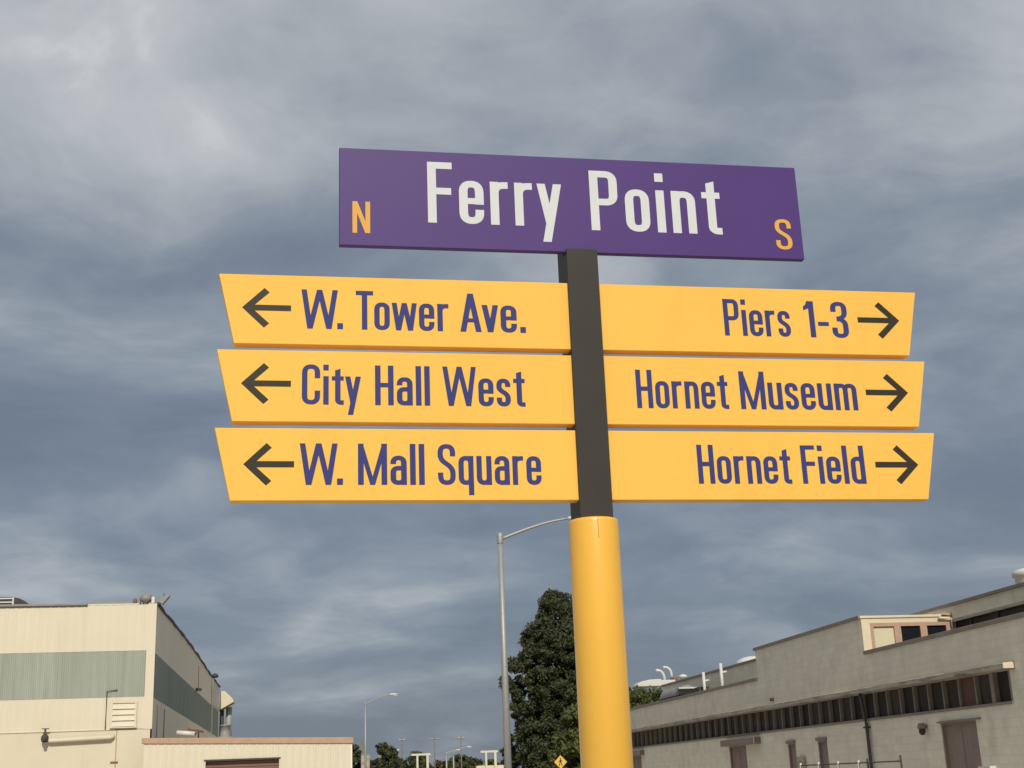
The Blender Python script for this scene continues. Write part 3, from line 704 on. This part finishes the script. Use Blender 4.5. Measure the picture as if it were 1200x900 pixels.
w.box(0, Y(45.25), BZ1, WT, Y(56.9), 6.70)
w.box(0, Y(56.9), BZ1, WT, Y1, 5.40)
w.build('front_wall', 'block', wh)
MB().box(WT, Y0, 0, 3.53, Y0 + 0.3, 5.42).build('end_wall', 'block', wh)
MB().box(WT, Y1 - 0.3, 0, 3.53, Y1, 5.40).build('end_wall', 'block', wh)
MB().box(WT + .25, Y0 + .3, 0, WT + .3, Y1 - .3, 5.1).build('light_blocker', 'dark_metal', wh)  # unseen dark sheet added to block light behind the window strip and doors
MB().box(WT, Y0 + .3, 5.15, 3.53, Y(45.25), 5.25).build('roof', 'roofing', wh)
MB().box(WT, Y(56.9), 5.15, 3.53, Y1 - .3, 5.25).build('roof', 'roofing', wh)
# taller block of the front range; its near face is cream with three windows
MB().box(WT, Y(45.25) + .3, 5.1, 3.53, Y(56.9) - .3, 6.6).build('raised_block', 'block', wh)
MB().box(WT, Y(56.9) - .3, 5.1, 3.53, Y(56.9), 6.70).build('raised_block_wall', 'block', wh)
dy = Y(45.25)
fm = MB(); fm.box(0.003, dy - 0.012, 5.40, 0.32, dy + .28, 6.715); fm.box(0.32, dy - 0.012, 6.54, 3.53, dy + .28, 6.715); fm.box(3.40, dy - 0.012, 5.3, 3.53, dy + .28, 6.54)
fm.build('cream_gable_wall', 'cream_trim', wh)
fr = MB()
for a, b in ((0.32, 0.44), (1.23, 1.49), (2.24, 2.50), (3.25, 3.40)): fr.box(a, dy - 0.03, 5.3, b, dy + .1, 6.41)
fr.box(0.32, dy - 0.03, 6.41, 3.40, dy + .1, 6.54)
fr.build('window_frame', 'trim_pink', wh)
for a, b, mm in ((0.44, 1.23, 'board'), (1.49, 2.24, 'glass'), (2.50, 3.25, 'glass')):
    MB().box(a, dy + 0.05, 5.3, b, dy + .08, 6.41).build('boarded_window' if mm == 'board' else 'window_pane', mm, wh)
MB().box(-0.05, dy - 0.06, 6.715, 3.1, dy + .3, 6.80).build('gable_coping', 'cream_trim', wh, 0.01)
MB().tube([(2.95, dy - .12, 6.66), (3.45, dy - .12, 6.63), (3.47, dy - .12, 5.3)], 0.05, 8).build('downpipe', 'cream_trim', wh)
MB().prism([(3.0, 6.80), (3.55, 6.74), (3.55, 6.80), (3.25, 6.88)], dy - .05, dy + .3).build('roof_edge_cap', 'trim_pink', wh)
# rear range, with its own dark clerestory on the near part
BX = 3.53
rb = MB(); rb.box(BX, Y0, 0, BX + 12, Y(45.25), 5.45); rb.box(BX + .3, Y0, 5.45, BX + 12, Y(45.25), 6.60); rb.box(BX, Y0, 6.60, BX + 12, Y(45.25), 7.08)
rb.box(BX, Y(45.25), 0, BX + 12, Y(85.6), 7.08)
rb.build('rear_wall', 'block', wh)
cp = MB().box(BX + 0.1, Y0, 5.46, BX + .16, Y(45.2), 6.58).build('clerestory_strip', 'pane', wh)
me = MB().box(-0.06, -0.04, 5.46, 0.10, 0.04, 6.58).mesh('mullion', 'dark_metal')
for i in range(11): inst(me, 'mullion', cp, (BX + .1, Y0 + 1 + i * 1.9, 0))
rc = MB(); rc.box(BX - .08, Y0, 7.08, BX + 12, Y(85.7), 7.20); rc.build('rear_coping', 'coping', wh, 0.01)
MB().box(BX - .10, Y0, 6.50, BX, Y(45.2), 6.60).build('clerestory_eave', 'eave', wh)
# parapet copings
for a, b, z in ((Y0, Y(45.22), 5.42), (Y(56.93), Y1, 5.40)):
    MB().box(-0.07, a, z, WT + .06, b, z + 0.13).build('coping', 'coping', wh, 0.012)
MB().box(-0.07, Y(45.31), 6.70, WT + .06, Y(57.0), 6.83).build('coping', 'coping', wh, 0.012)
MB().box(WT + .06, Y(56.6), 6.70, 3.5, Y(57.0), 6.83).build('coping', 'coping', wh, 0.012)
# window strip: sill, panes, mullions, eave
MB().box(-0.045, WB - .04, BZ0 - 0.06, 0.24, Y1 - .3, BZ0 + 0.02).build('sill', 'mullion', wh)
MB().box(-0.012, WB - .03, BZ0 + .02, 0.24, WB + .05, BZ1).build('end_post', 'mullion', wh)
pm = MB().box(0.17, 0.0, BZ0 + .02, 0.20, 0.985, BZ1).mesh('window_pane', 'pane')
rp = MB().box(0.12, 0.0, BZ0 + .02, 0.20, 0.985, BZ1).mesh('window_pane', 'rust_panel')
mm_ = MB().box(0.03, -0.035, BZ0 + .02, 0.17, 0.035, BZ1).mesh('mullion', 'mullion')
mw = MB().box(0.01, -0.10, BZ0 + .02, 0.17, 0.10, BZ1).mesh('mullion', 'mullion')
tr_ = MB().box(0.06, 0.0, BZ0 + .5, 0.17, 0.985, BZ0 + .54).mesh('transom', 'mullion')
for i in range(48):
    yb = WB + .03 + i * 1.046
    if yb + 1.0 > Y1 - .3: break
    inst(rp if i == 2 else pm, 'window_pane', wh, (0.0, yb + .03, 0))
    if i: inst(mw if i == 1 else mm_, 'mullion', wh, (0, yb, 0))
ev = MB(); n = 56; pa = WB - .35; pb = Y1 - .05
prof = [(0.0, 4.30), (-0.34, 4.235), (-0.34, 4.10), (0.0, 4.07)]
vs = []
for i in range(n + 1):
    t = pa + (pb - pa) * i / n; j = 0.007 * math.sin(i * 0.9) + 0.005 * math.sin(i * 2.3)
    vs += [(px_ + (0.01 * math.sin(i * 3.3) if px_ < -.1 else 0), t, pz_ + (j if k_ == 1 else j * .4 if k_ == 2 else 0)) for k_, (px_, pz_) in enumerate(prof)]
fs = []
for i in range(n):
    for k_ in range(3): fs.append((i * 4 + k_, i * 4 + k_ + 1, (i + 1) * 4 + k_ + 1, (i + 1) * 4 + k_))
fs += [(0, 3, 2, 1), (n * 4, n * 4 + 1, n * 4 + 2, n * 4 + 3)]
ev.add(vs, fs); ev.build('eave', 'eave', wh)
MB().box(-0.36, pa - .03, 4.10, 0.0, pa - .002, 4.26).build('eave_end_board', 'cream_trim', wh)
# doors
def door(a, b, h, leaves, frame=0.07):
    d = MB().box(0.10, a + frame, 0.02, 0.15, b - frame, h - frame).build('door', 'brown_door', wh)
    f_ = MB(); f_.box(0.02, a, 0, 0.16, a + frame, h); f_.box(0.02, b - frame, 0, 0.16, b, h); f_.box(0.02, a + frame, h - frame, 0.16, b - frame, h)
    f_.build('door_frame', 'brown_door', d)
    if leaves == 2:
        c = (a + b) / 2
        MB().box(0.085, c - .02, 0.02, 0.099, c + .02, h - frame).build('astragal', 'brown_door', d)
        MB().box(0.04, c - .14, 1.10, 0.099, c - .08, 1.35).build('handle', 'dark_metal', d)
    return d
door(*doors[0], 2); door(*doors[1], 1); door(*doors[2], 1); door(*doors[3], 2); door(*doors[4], 2)
MB().prism([(-0.10, 2.80), (0.0, 2.80), (0.0, 2.86), (-0.10, 2.84)], Y(37.5), Y(40.2)).build('door_drip_cap', 'mullion', wh)
MB().box(-0.34, Y(57.2), 2.715, -0.002, Y(62.0), 3.0).build('door_canopy', 'brown_door', wh, 0.01)
MB().box(-0.34, Y(77.8), 2.715, -0.002, Y(82.2), 2.98).build('door_canopy', 'brown_door', wh, 0.01)
for dd in doors[1:3]:
    MB().box(-0.08, dd[0] - .03, dd[2], -0.002, dd[1] + .03, dd[2] + .12).build('door_head', 'brown_door', wh)
# downpipe, wall lamp, boxes
MB().tube([(-0.10, Y(45.55), 0), (-0.10, Y(45.55), 3.05), (-0.14, Y(45.55), 3.2), (-0.22, Y(45.55), 4.10)], 0.065, 8).build('downpipe', 'pipe_brown', wh)
MB().box(-0.18, Y(45.40), 2.88, -0.02, Y(45.70), 2.94).build('pipe_strap', 'dark_metal', wh)
wl = MB(); wl.lathe([(0, .16), (.10, .15), (.14, .06), (.14, -.02), (0.10, -.02)], (-0.17, Y(41.1), 2.70), 12); wl.box(-.1, Y(41.05), 2.68, 0, Y(41.15), 2.8)
wl = wl.build('wall_lamp', 'mullion', wh)
MB().lathe([(.10, -.02), (.11, -.14), (.05, -.22), (0, -.22)], (-0.17, Y(41.1), 2.70), 12).build('lamp_globe', 'dark_metal', wl)
MB().lathe([(0, -.09), (.09, -.09), (.09, .04), (0, .05)], (-0.06, Y(55.16), 4.5), 10).build('drain_spout', 'dark_metal', wh)
MB().box(-0.12, Y(52.0), 1.55, -0.002, Y(52.7), 2.05).build('meter_box', 'eave', wh)
MB().box(-0.2, Y(37.0), 0.9, -0.002, Y(37.7), 1.46).build('utility_box', 'pale_metal', wh)
# roof fittings on the far part
for px_, py_, z1 in ((2.0, 68.2, 7.10), (2.0, 71.4, 6.90)):
    p = MB(); p.tube([(px_, Y(py_), 5.2), (px_, Y(py_), z1)], 0.085, 10); p.tube([(px_, Y(py_), z1 - .48), (px_ + .3, Y(py_), z1 - .44)], 0.06, 8); p.build('vent_pipe', 'pale_metal', wh)
dprof = [(.95, 0), (.95, .08), (.85, .22), (.6, .36), (.3, .43), (0, .45)]
MB().lathe(dprof, (4.6, Y(70.5), 7.18), 20).build('roof_dome', 'pale_metal', wh)
MB().lathe([(.16, 0), (.16, .26), (.3, .30), (.26, .42), (0, .5)], (4.2, Y(83.0), 7.18), 14).build('roof_vent', 'pale_metal', wh)
MB().lathe([(.9, 0), (.9, .1), (.7, .3), (.3, .38), (0, .4)], (2.3, Y(52.0), 6.58), 18).build('roof_dome', 'pale_metal', wh)
rv = MB(); rv.lathe([(.5, 0), (.5, .42), (.58, .44), (.58, .62), (.3, .70), (0, .71)], (4.7, Y(41.6), 7.18), 24); rv.build('roof_vent', 'pale_metal', wh)
hv = MB(); 
cv = [(1.6, 5.95)] + [(1.6 + .55 * (1 - math.cos(math.radians(a_))), 5.95 + .55 * math.sin(math.radians(a_))) for a_ in range(15, 166, 15)] + [(2.7, 5.95)]
hv.prism(cv, Y(75.2), Y(79.4)); hv = hv.build('air_handler', 'flash', wh)
MB().box(1.62, Y(75.3), 5.25, 2.68, Y(79.3), 5.949).build('air_intake', 'dark_metal', hv)
MB().box(1.5, Y(74.7), 6.25, 2.8, Y(75.6), 6.33).build('cover_plate', 'pale_metal', hv)
MB().box(1.8, Y(71.8), 5.25, 2.4, Y(72.6), 6.15).build('roof_box', 'dark_metal', wh)
MB().box(2.0, Y(70.2), 5.25, 2.3, Y(70.7), 5.95).build('roof_box', 'eave', wh)
MB().prism([(1.0, 5.75), (2.3, 5.75), (2.3, 5.95), (1.0, 6.05)], Y(57.1), Y(57.5)).build('pipe_shelf', 'dark_metal', wh)
MB().box(2.1, Y(57.02), 5.25, 2.4, Y(57.4), 5.749).build('shelf_post', 'dark_metal', wh)

# low railing in front of the warehouse
rail = thing('pipe_railing', 'low white pipe railing with dark rails along the block warehouse', 'railing', (18.5, 39.0, 0.0))
for yy, h, mm in ((1.06, 1.88, 'dark_metal'), (3.6, 1.83, 'dark_metal'), (4.33, 1.79, 'pale_metal'), (6.09, 1.79, 'pale_metal'), (7.9, 1.79, 'pale_metal'), (9.7, 1.79, 'pale_metal')):
    MB().tube([(0, yy, 0), (0, yy, h)], 0.035, 8).build('post', mm, rail)
for z in (0.6, 1.16, 1.70):
    MB().tube([(0.0, 1.06, z), (0.0, 9.7, z)], 0.022, 8).build('rail', 'dark_metal', rail)

# ------------------------------------------------------------------ trees
def rng_dirs(r, n):
    d = r.normal(size=(n, 3)); return d / np.linalg.norm(d, axis=1)[:, None]


def tree(name, label, loc, height, prof, leafsize, nleaf, nclump, m, seed, trunk_r=0.3, squash=1.0, group=None, base=0.1, clump=(0.16, 0.36)):
    """prof(t) -> crown radius at relative height t (0..1); leaves gathered in clumps near the crown's shell"""
    r = np.random.default_rng(seed)
    t_ = thing(name, label, 'tree', loc, r.uniform(0, 6), group)
    cs = []
    while len(cs) < nclump:
        t = base + (1 - base) * r.random(); R_ = prof(t)
        if r.random() * prof_max(prof) > R_ + .15 * prof_max(prof): continue
        a = r.uniform(0, 2 * math.pi); q_ = math.sqrt(r.uniform(0.12, 1.0)) * R_
        q_ *= 1 + 0.16 * math.sin(3 * a + 7 * t + seed) + 0.05 * max(-2.0, min(1.5, r.normal()))
        cs.append((q_ * math.cos(a), q_ * math.sin(a) * squash, t * height, R_))
    cs = np.array(cs)
    rc_ = prof_max(prof) * r.uniform(clump[0], clump[1], nclump)
    idx = r.integers(0, nclump, nleaf)
    off = rng_dirs(r, nleaf) * (r.random(nleaf) ** 0.45)[:, None] * rc_[idx][:, None]
    off[:, 2] *= 0.75
    c = cs[idx, :3] + off
    c[:, 2] = np.clip(c[:, 2], 0.4, None)
    n_ = rng_dirs(r, nleaf) + np.array([0, 0, 0.5]) + off / (rc_[idx][:, None]) * 0.8; n_ /= np.linalg.norm(n_, axis=1)[:, None]
    a1 = np.cross(n_, rng_dirs(r, nleaf)); a1 /= np.linalg.norm(a1, axis=1)[:, None]; b1 = np.cross(n_, a1)
    sz = leafsize * r.uniform(0.6, 1.3, nleaf)[:, None]
    v = np.stack([c - a1 * sz, c + b1 * sz * .55, c + a1 * sz, c - b1 * sz * .55], 1).reshape(-1, 3)
    me = bpy.data.meshes.new('crown')
    me.vertices.add(len(v)); me.vertices.foreach_set('co', v.ravel())
    me.loops.add(nleaf * 4); me.loops.foreach_set('vertex_index', np.arange(nleaf * 4))
    me.polygons.add(nleaf); me.polygons.foreach_set('loop_start', np.arange(nleaf) * 4)
    me.polygons.foreach_set('loop_total', np.full(nleaf, 4))
    me.update(); me.validate(); me.materials.append(M[m])
    o = bpy.data.objects.new('crown', me); COL.objects.link(o); o.parent = t_
    tk = MB(); tk.tube([(0, 0, -0.2), (0.05, 0, height * .3), (-.05, .03, height * .6), (0, 0, height * .92)], [trunk_r, trunk_r * .75, trunk_r * .45, trunk_r * .1], 9)
    for k in range(0, nclump, max(1, nclump // 22)):
        x_, y_, z_, _ = cs[k]; z0 = max(0.12 * height, z_ - 0.6 * math.hypot(x_, y_) - .3)
        tk.tube([(0, 0, z0), (x_ * .5, y_ * .5, (z0 + z_) / 2 - .1), (x_, y_, z_)], [trunk_r * .32, trunk_r * .2, trunk_r * .06], 6)
    tk.build('trunk', 'bark', t_)
    return t_


def prof_max(p): return max(p(i / 20) for i in range(21))


def p_col(R_):
    def f(t):
        if t > 0.60: return R_ * max(0.05, 0.95 * (1 - (t - 0.60) / 0.42) ** 0.72)
        if t < 0.12: return R_ * (0.6 + 2.6 * t)
        return R_ * (0.93 + 0.05 * math.sin(t * 11))
    return f


def p_round(R_):
    return lambda t: R_ * max(0.05, math.sin(math.pi * min(1, max(0.02, (t * 0.92 + 0.06)))) ** 0.6)


def p_flat(R_):
    return lambda t: R_ * max(0.05, math.sin(math.pi * min(1, max(0.02, (t * 0.86 + 0.06)))) ** 0.4)


tree('tall_tree', 'tall dark dense tree rising behind the yellow pole', (29.0, 150.0, -0.13), 22.4, p_col(5.5), 0.19, 150000, 800, 'leaf_dark', 3, 0.5, clump=(0.08, 0.2))
tree('broadleaf_tree', 'light green bushy tree at the foot of the tall dark tree', (26.6, 125.0, -0.13), 8.4, p_round(3.2), 0.22, 16000, 110, 'leaf_light', 5, 0.25)
tree('broadleaf_tree', 'olive green tree behind the far end of the block warehouse', (24.2, 97.5, -0.13), 7.75, p_flat(2.6), 0.13, 24000, 160, 'leaf_light', 8, 0.25)
tree('broadleaf_tree', 'olive green tree below the white gooseneck tank', (27.3, 99.0, -0.13), 7.8, p_flat(2.6), 0.13, 24000, 160, 'leaf_light', 9, 0.25)
far = [(412.5 and 5.6, 150, 5.9, 1.5, 'leaf_dark'), (9.2, 150, 5.9, 1.7, 'leaf_dark'), (11.2, 160, 4.6, 2.4, 'leaf_dark'), (7.4, 158, 4.4, 1.6, 'leaf_mid'), (23.9, 155, 6.6, 0.95, 'leaf_dark')]
flab = ['small dark tree beside the low annex', 'pointed dark tree behind the short street lamp', 'low dark bush behind the short street lamp', 'low olive bush behind the pale roadside panel', 'slim dark tree left of the tall dark tree']
for (x_, y_, h_, R_, mm), lb in zip(far, flab):
    tree('far_tree', lb, (x_, y_, -0.13), h_ + .2, p_round(R_), 0.22, 6500, 90, mm, int(x_ * 10), 0.15, group='trees at the end of the road')
frow = [(17.5, 5.0, 5, 'leaf_mid'), (21.5, 6.0, 4, 'leaf_mid'), (26.3, 8.6, 3.2, 'leaf_light'), (30.5, 6.0, 4, 'leaf_mid'), (33.0, 5.6, 3.5, 'leaf_mid'), (36.8, 7.4, 4.2, 'leaf_dark'), (40.5, 6.2, 4, 'leaf_mid'), (46.0, 5.6, 4.0, 'leaf_mid')]
hlab = ['low olive tree left of the first pale frame on the horizon', 'olive tree beside the first pale frame on the horizon', 'yellowish tree seen through the first pale frame',
        'olive tree right of the crossarm utility pole', 'low olive tree behind the pair of far street lamps', 'darker rounded tree right of the far street lamps',
        'olive tree seen through the second pale frame', 'olive tree right of the second pale frame']
for i, (x_, h_, R_, mm) in enumerate(frow):
    tree('far_tree', hlab[i], (x_, 300 + 6 * (i % 3), -0.13), h_, p_round(R_), 0.5, 2600, 40, mm, 40 + i, 0.2, group='trees on the horizon')

# ------------------------------------------------------------------ street lamps
def street_lamp(label, loc, h, reach, rise, r0, group='street lamps along the road', curve=0.35):
    t_ = thing('street_lamp', label, 'street lamp', loc, 0.0, group)
    MB().tube([(0, 0, 0), (0, 0, h * .5), (0, 0, h)], [r0, r0 * .85, r0 * .68], 12).build('pole', 'steel', t_)
    MB().lathe([(r0 * 2.0, 0), (r0 * 2.0, .05), (r0 * 1.5, .35), (r0, .4)], (0, 0, 0), 12).build('base', 'steel', t_)
    MB().lathe([(r0 * .8, -.25), (r0 * .85, 0.0), (r0 * .6, .1), (0, .12)], (0, 0, h), 12).build('pole_cap', 'steel', t_)
    pts = []; rr = []
    for i in range(13):
        q_ = i / 12
        pts.append((reach * q_, 0, h - .12 + rise * (q_ * (1 + curve) - curve * q_ * q_ * q_))); rr.append(r0 * (.42 - .14 * q_))
    MB().tube(pts, rr, 8).build('arm', 'steel', t_)
    e_ = pts[-1]
    hd_ = MB(); n_ = 10; vs = []; fs = []
    for i in range(n_ + 1):
        q_ = i / n_; xx = e_[0] - .05 + .78 * q_; wy = .17 * math.sin(math.pi * min(1, .18 + q_ * .8)) ** .6; top = .10 * math.sin(math.pi * (.15 + .8 * q_)) ** .6; bot = -.09 * math.sin(math.pi * (.1 + .8 * q_)) ** .5
        for a_ in range(8):
            an = a_ / 8 * 2 * math.pi; vs.append((xx, wy * math.cos(an), e_[2] + (top if math.sin(an) > 0 else -bot) * math.sin(an)))
    for i in range(n_):
        for k in range(8): fs.append((i * 8 + k, i * 8 + (k + 1) % 8, (i + 1) * 8 + (k + 1) % 8, (i + 1) * 8 + k))
    fs += [tuple(range(7, -1, -1)), tuple(range(n_ * 8, n_ * 8 + 8))]
    hd_.add(vs, fs, True); hh = hd_.build('lamp_head', 'pale_metal', t_)
    MB().box(e_[0] + .28, -.10, e_[2] - .13, e_[0] + .62, .10, e_[2] - .085).build('lens', 'lamp_glass', hh)
    return t_


street_lamp('tall grey street lamp with its head hidden behind the yellow pole', (6.40, 42.0, -0.13), 9.40, 2.35, .68, 0.125)
street_lamp('pale street lamp standing between the low annex and the road end', (5.64, 120.0, -0.13), 8.75, 2.2, .80, 0.11)
street_lamp('short street lamp in front of the pointed dark tree', (12.44, 220.0, -0.13), 6.25, 2.7, .95, 0.17)
street_lamp('short street lamp just beside the blue-grey one', (23.43, 220.0, -0.13), 6.35, 1.6, .5, 0.17)
street_lamp('far street lamp with a bright white head left of the second pale frame', (24.7, 221.0, -0.13), 6.55, 2.3, .75, 0.16)

# utility poles
for x_, lb in ((18.46, 'thin wooden utility pole behind the short street lamp'), (24.47, 'wooden utility pole with a crossarm right of the first pale frame'), (29.41, 'thin wooden utility pole near the second pale frame')):
    up = thing('utility_pole', lb, 'utility pole', (x_, 250.0, -0.13), 0, 'utility poles far down the road')
    MB().tube([(0, 0, 0), (0, 0, 10.05)], [0.13, 0.08], 8).build('pole', 'wood', up)
    cw_ = 1.0 if abs(x_ - 24.47) < .1 else .5
    ca = MB().box(-cw_, -.07, 9.35, cw_, .07, 9.5).build('crossarm', 'wood', up)
    for q_ in (-.85, -.4, .4, .85): MB().lathe([(.05, 0), (.06, .1), (.03, .2), (0, .2)], (q_ * cw_, 0, 9.5), 8).build('insulator', 'pale_metal', up)

# pale gantry frames at the end of the road
for x0_, x1_, zt_, lb in ((16.12, 18.95, 5.78, 'pale yellow goalpost frame with one end of its beam overhanging'), (26.4, 29.0, 5.86, 'white goalpost frame beside the foot of the street lamp pole')):
    gf = thing('gantry_frame', lb, 'frame', (x0_, 200.0, -0.13), 0, 'pale frames at the road end')
    Lq = x1_ - x0_
    MB().box(0, -.12, zt_ - .12, Lq, .12, zt_ + .16).build('beam', 'frame_white', gf)
    MB().box(Lq * .26, -.14, 0, Lq * .26 + .28, .14, zt_ - .12).build('post', 'frame_white', gf)
    MB().box(Lq * .78, -.14, 0, Lq * .78 + .34, .14, zt_ - .12).build('post', 'frame_white', gf)
    if x0_ > 20: MB().box(-.6, .3, 0, Lq + 1.3, 1.6, 3.9).build('plinth', 'cream_trim', gf)

# pale roadside panel beside the annex
pn = thing('roadside_panel', 'pale grey upright panel on a thin mast beside the low annex', 'sign', (6.1, 130.0, -0.13))
MB().box(-.42, -.05, 1.0, .42, .05, 4.55).build('panel', 'flash', pn, 0.02)
MB().box(-.36, -.07, 1.1, .36, -.052, 4.45).build('panel_face', 'eave', pn)
MB().tube([(-.28, .1, 0), (-.28, .1, 6.1)], 0.05, 6).build('mast', 'wood', pn)
MB().tube([(.28, .1, 0), (.28, .1, 4.4)], 0.05, 6).build('post', 'wood', pn)

# pedestrian warning sign
ws = thing('warning_sign', 'yellow diamond pedestrian warning sign in front of the light green tree', 'sign', (20.76, 108.0, -0.13))
MB().tube([(0, 0.06, 0), (0, 0.06, 3.5)], 0.035, 8).build('post', 'steel', ws)
pl = MB().prism([(0, 2.95 - .53), (.53, 2.95), (0, 2.95 + .53), (-.53, 2.95)], 0, 0.02).build('sign_plate', 'sign_yellow', ws)
fg = MB(); zc = 2.95
fg.add([(.0 + .065 * math.cos(a_ * math.pi / 5), -.003, zc + .25 + .065 * math.sin(a_ * math.pi / 5)) for a_ in range(10)], [tuple(range(10))])
fg.add([(-.07, -.003, zc - .02), (.06, -.003, zc - .02), (.08, -.003, zc + .17), (-.06, -.003, zc + .17)], [(0, 1, 2, 3)])
fg.add([(-.07, -.004, zc - .0), (.0, -.004, zc + .0), (-.10, -.004, zc - .30), (-.17, -.004, zc - .30)], [(0, 1, 2, 3)])
fg.add([(.0, -.005, zc), (.06, -.005, zc), (.15, -.005, zc - .30), (.08, -.005, zc - .30)], [(0, 1, 2, 3)])
fg.add([(.05, -.006, zc + .15), (.08, -.006, zc + .10), (.19, -.006, zc + .0), (.17, -.006, zc + .05)], [(0, 1, 2, 3)])
fg.add([(-.05, -.006, zc + .15), (-.06, -.006, zc + .08), (-.17, -.006, zc - .02), (-.18, -.006, zc + .03)], [(0, 1, 2, 3)])
flat_build(fg, 'walking_figure', 'black_vinyl', pl)

# white tank with gooseneck vents on the roof of a far store
st = thing('far_store', 'pale flat-roofed store behind the olive trees', 'building', (25.6, 103.0, -0.13))
MB().box(0, 0, 0, 6.0, 12, 7.6).build('wall', 'block', st)
MB().box(-.1, -.1, 7.6, 6.1, 12.1, 7.75).build('roof', 'coping', st)
for k in range(3):
    wn = MB().box(.7 + k * 1.7, -.06, 3.2, 1.9 + k * 1.7, -.002, 4.6).build('window', 'pale_metal', st)
    MB().box(.78 + k * 1.7, -.075, 3.28, 1.82 + k * 1.7, -.062, 4.52).build('pane', 'glass', wn)
tk = thing('roof_tank', 'white domed tank with two white gooseneck vent pipes', 'tank', (26.6, 105.0, 7.92))
cap_ = [(0.0, .42), (0.0, .62), (.35, .82), (1.0, .94), (1.8, .97), (2.0, .93), (2.0, .42)]
MB().prism(cap_, -.9, .9).build('tank_body', 'pale_metal', tk, .05)
MB().box(1.95, -.6, .45, 3.2, .6, .90).build('manifold', 'pale_metal', tk, .03)
for q_ in (.15, 1.35, 2.6): MB().box(q_, -.5, -.3, q_ + .16, -.3, .45).build('leg', 'pale_metal', tk)
for gx, gz in ((2.05, 1.72), (2.68, 1.95)):
    pts = [(gx + .42, 0, .85), (gx + .40, 0, gz - .55)] + [(gx - .15 + .52 * math.cos(math.radians(a_)), 0, gz - .5 + .5 * math.sin(math.radians(a_))) for a_ in range(15, 106, 15)]
    MB().tube(pts, [.11] * len(pts), 10).build('gooseneck', 'pale_metal', tk)
MB().box(3.05, -.4, .9, 3.5, .4, 1.12).build('vent_hatch', 'rust', tk)
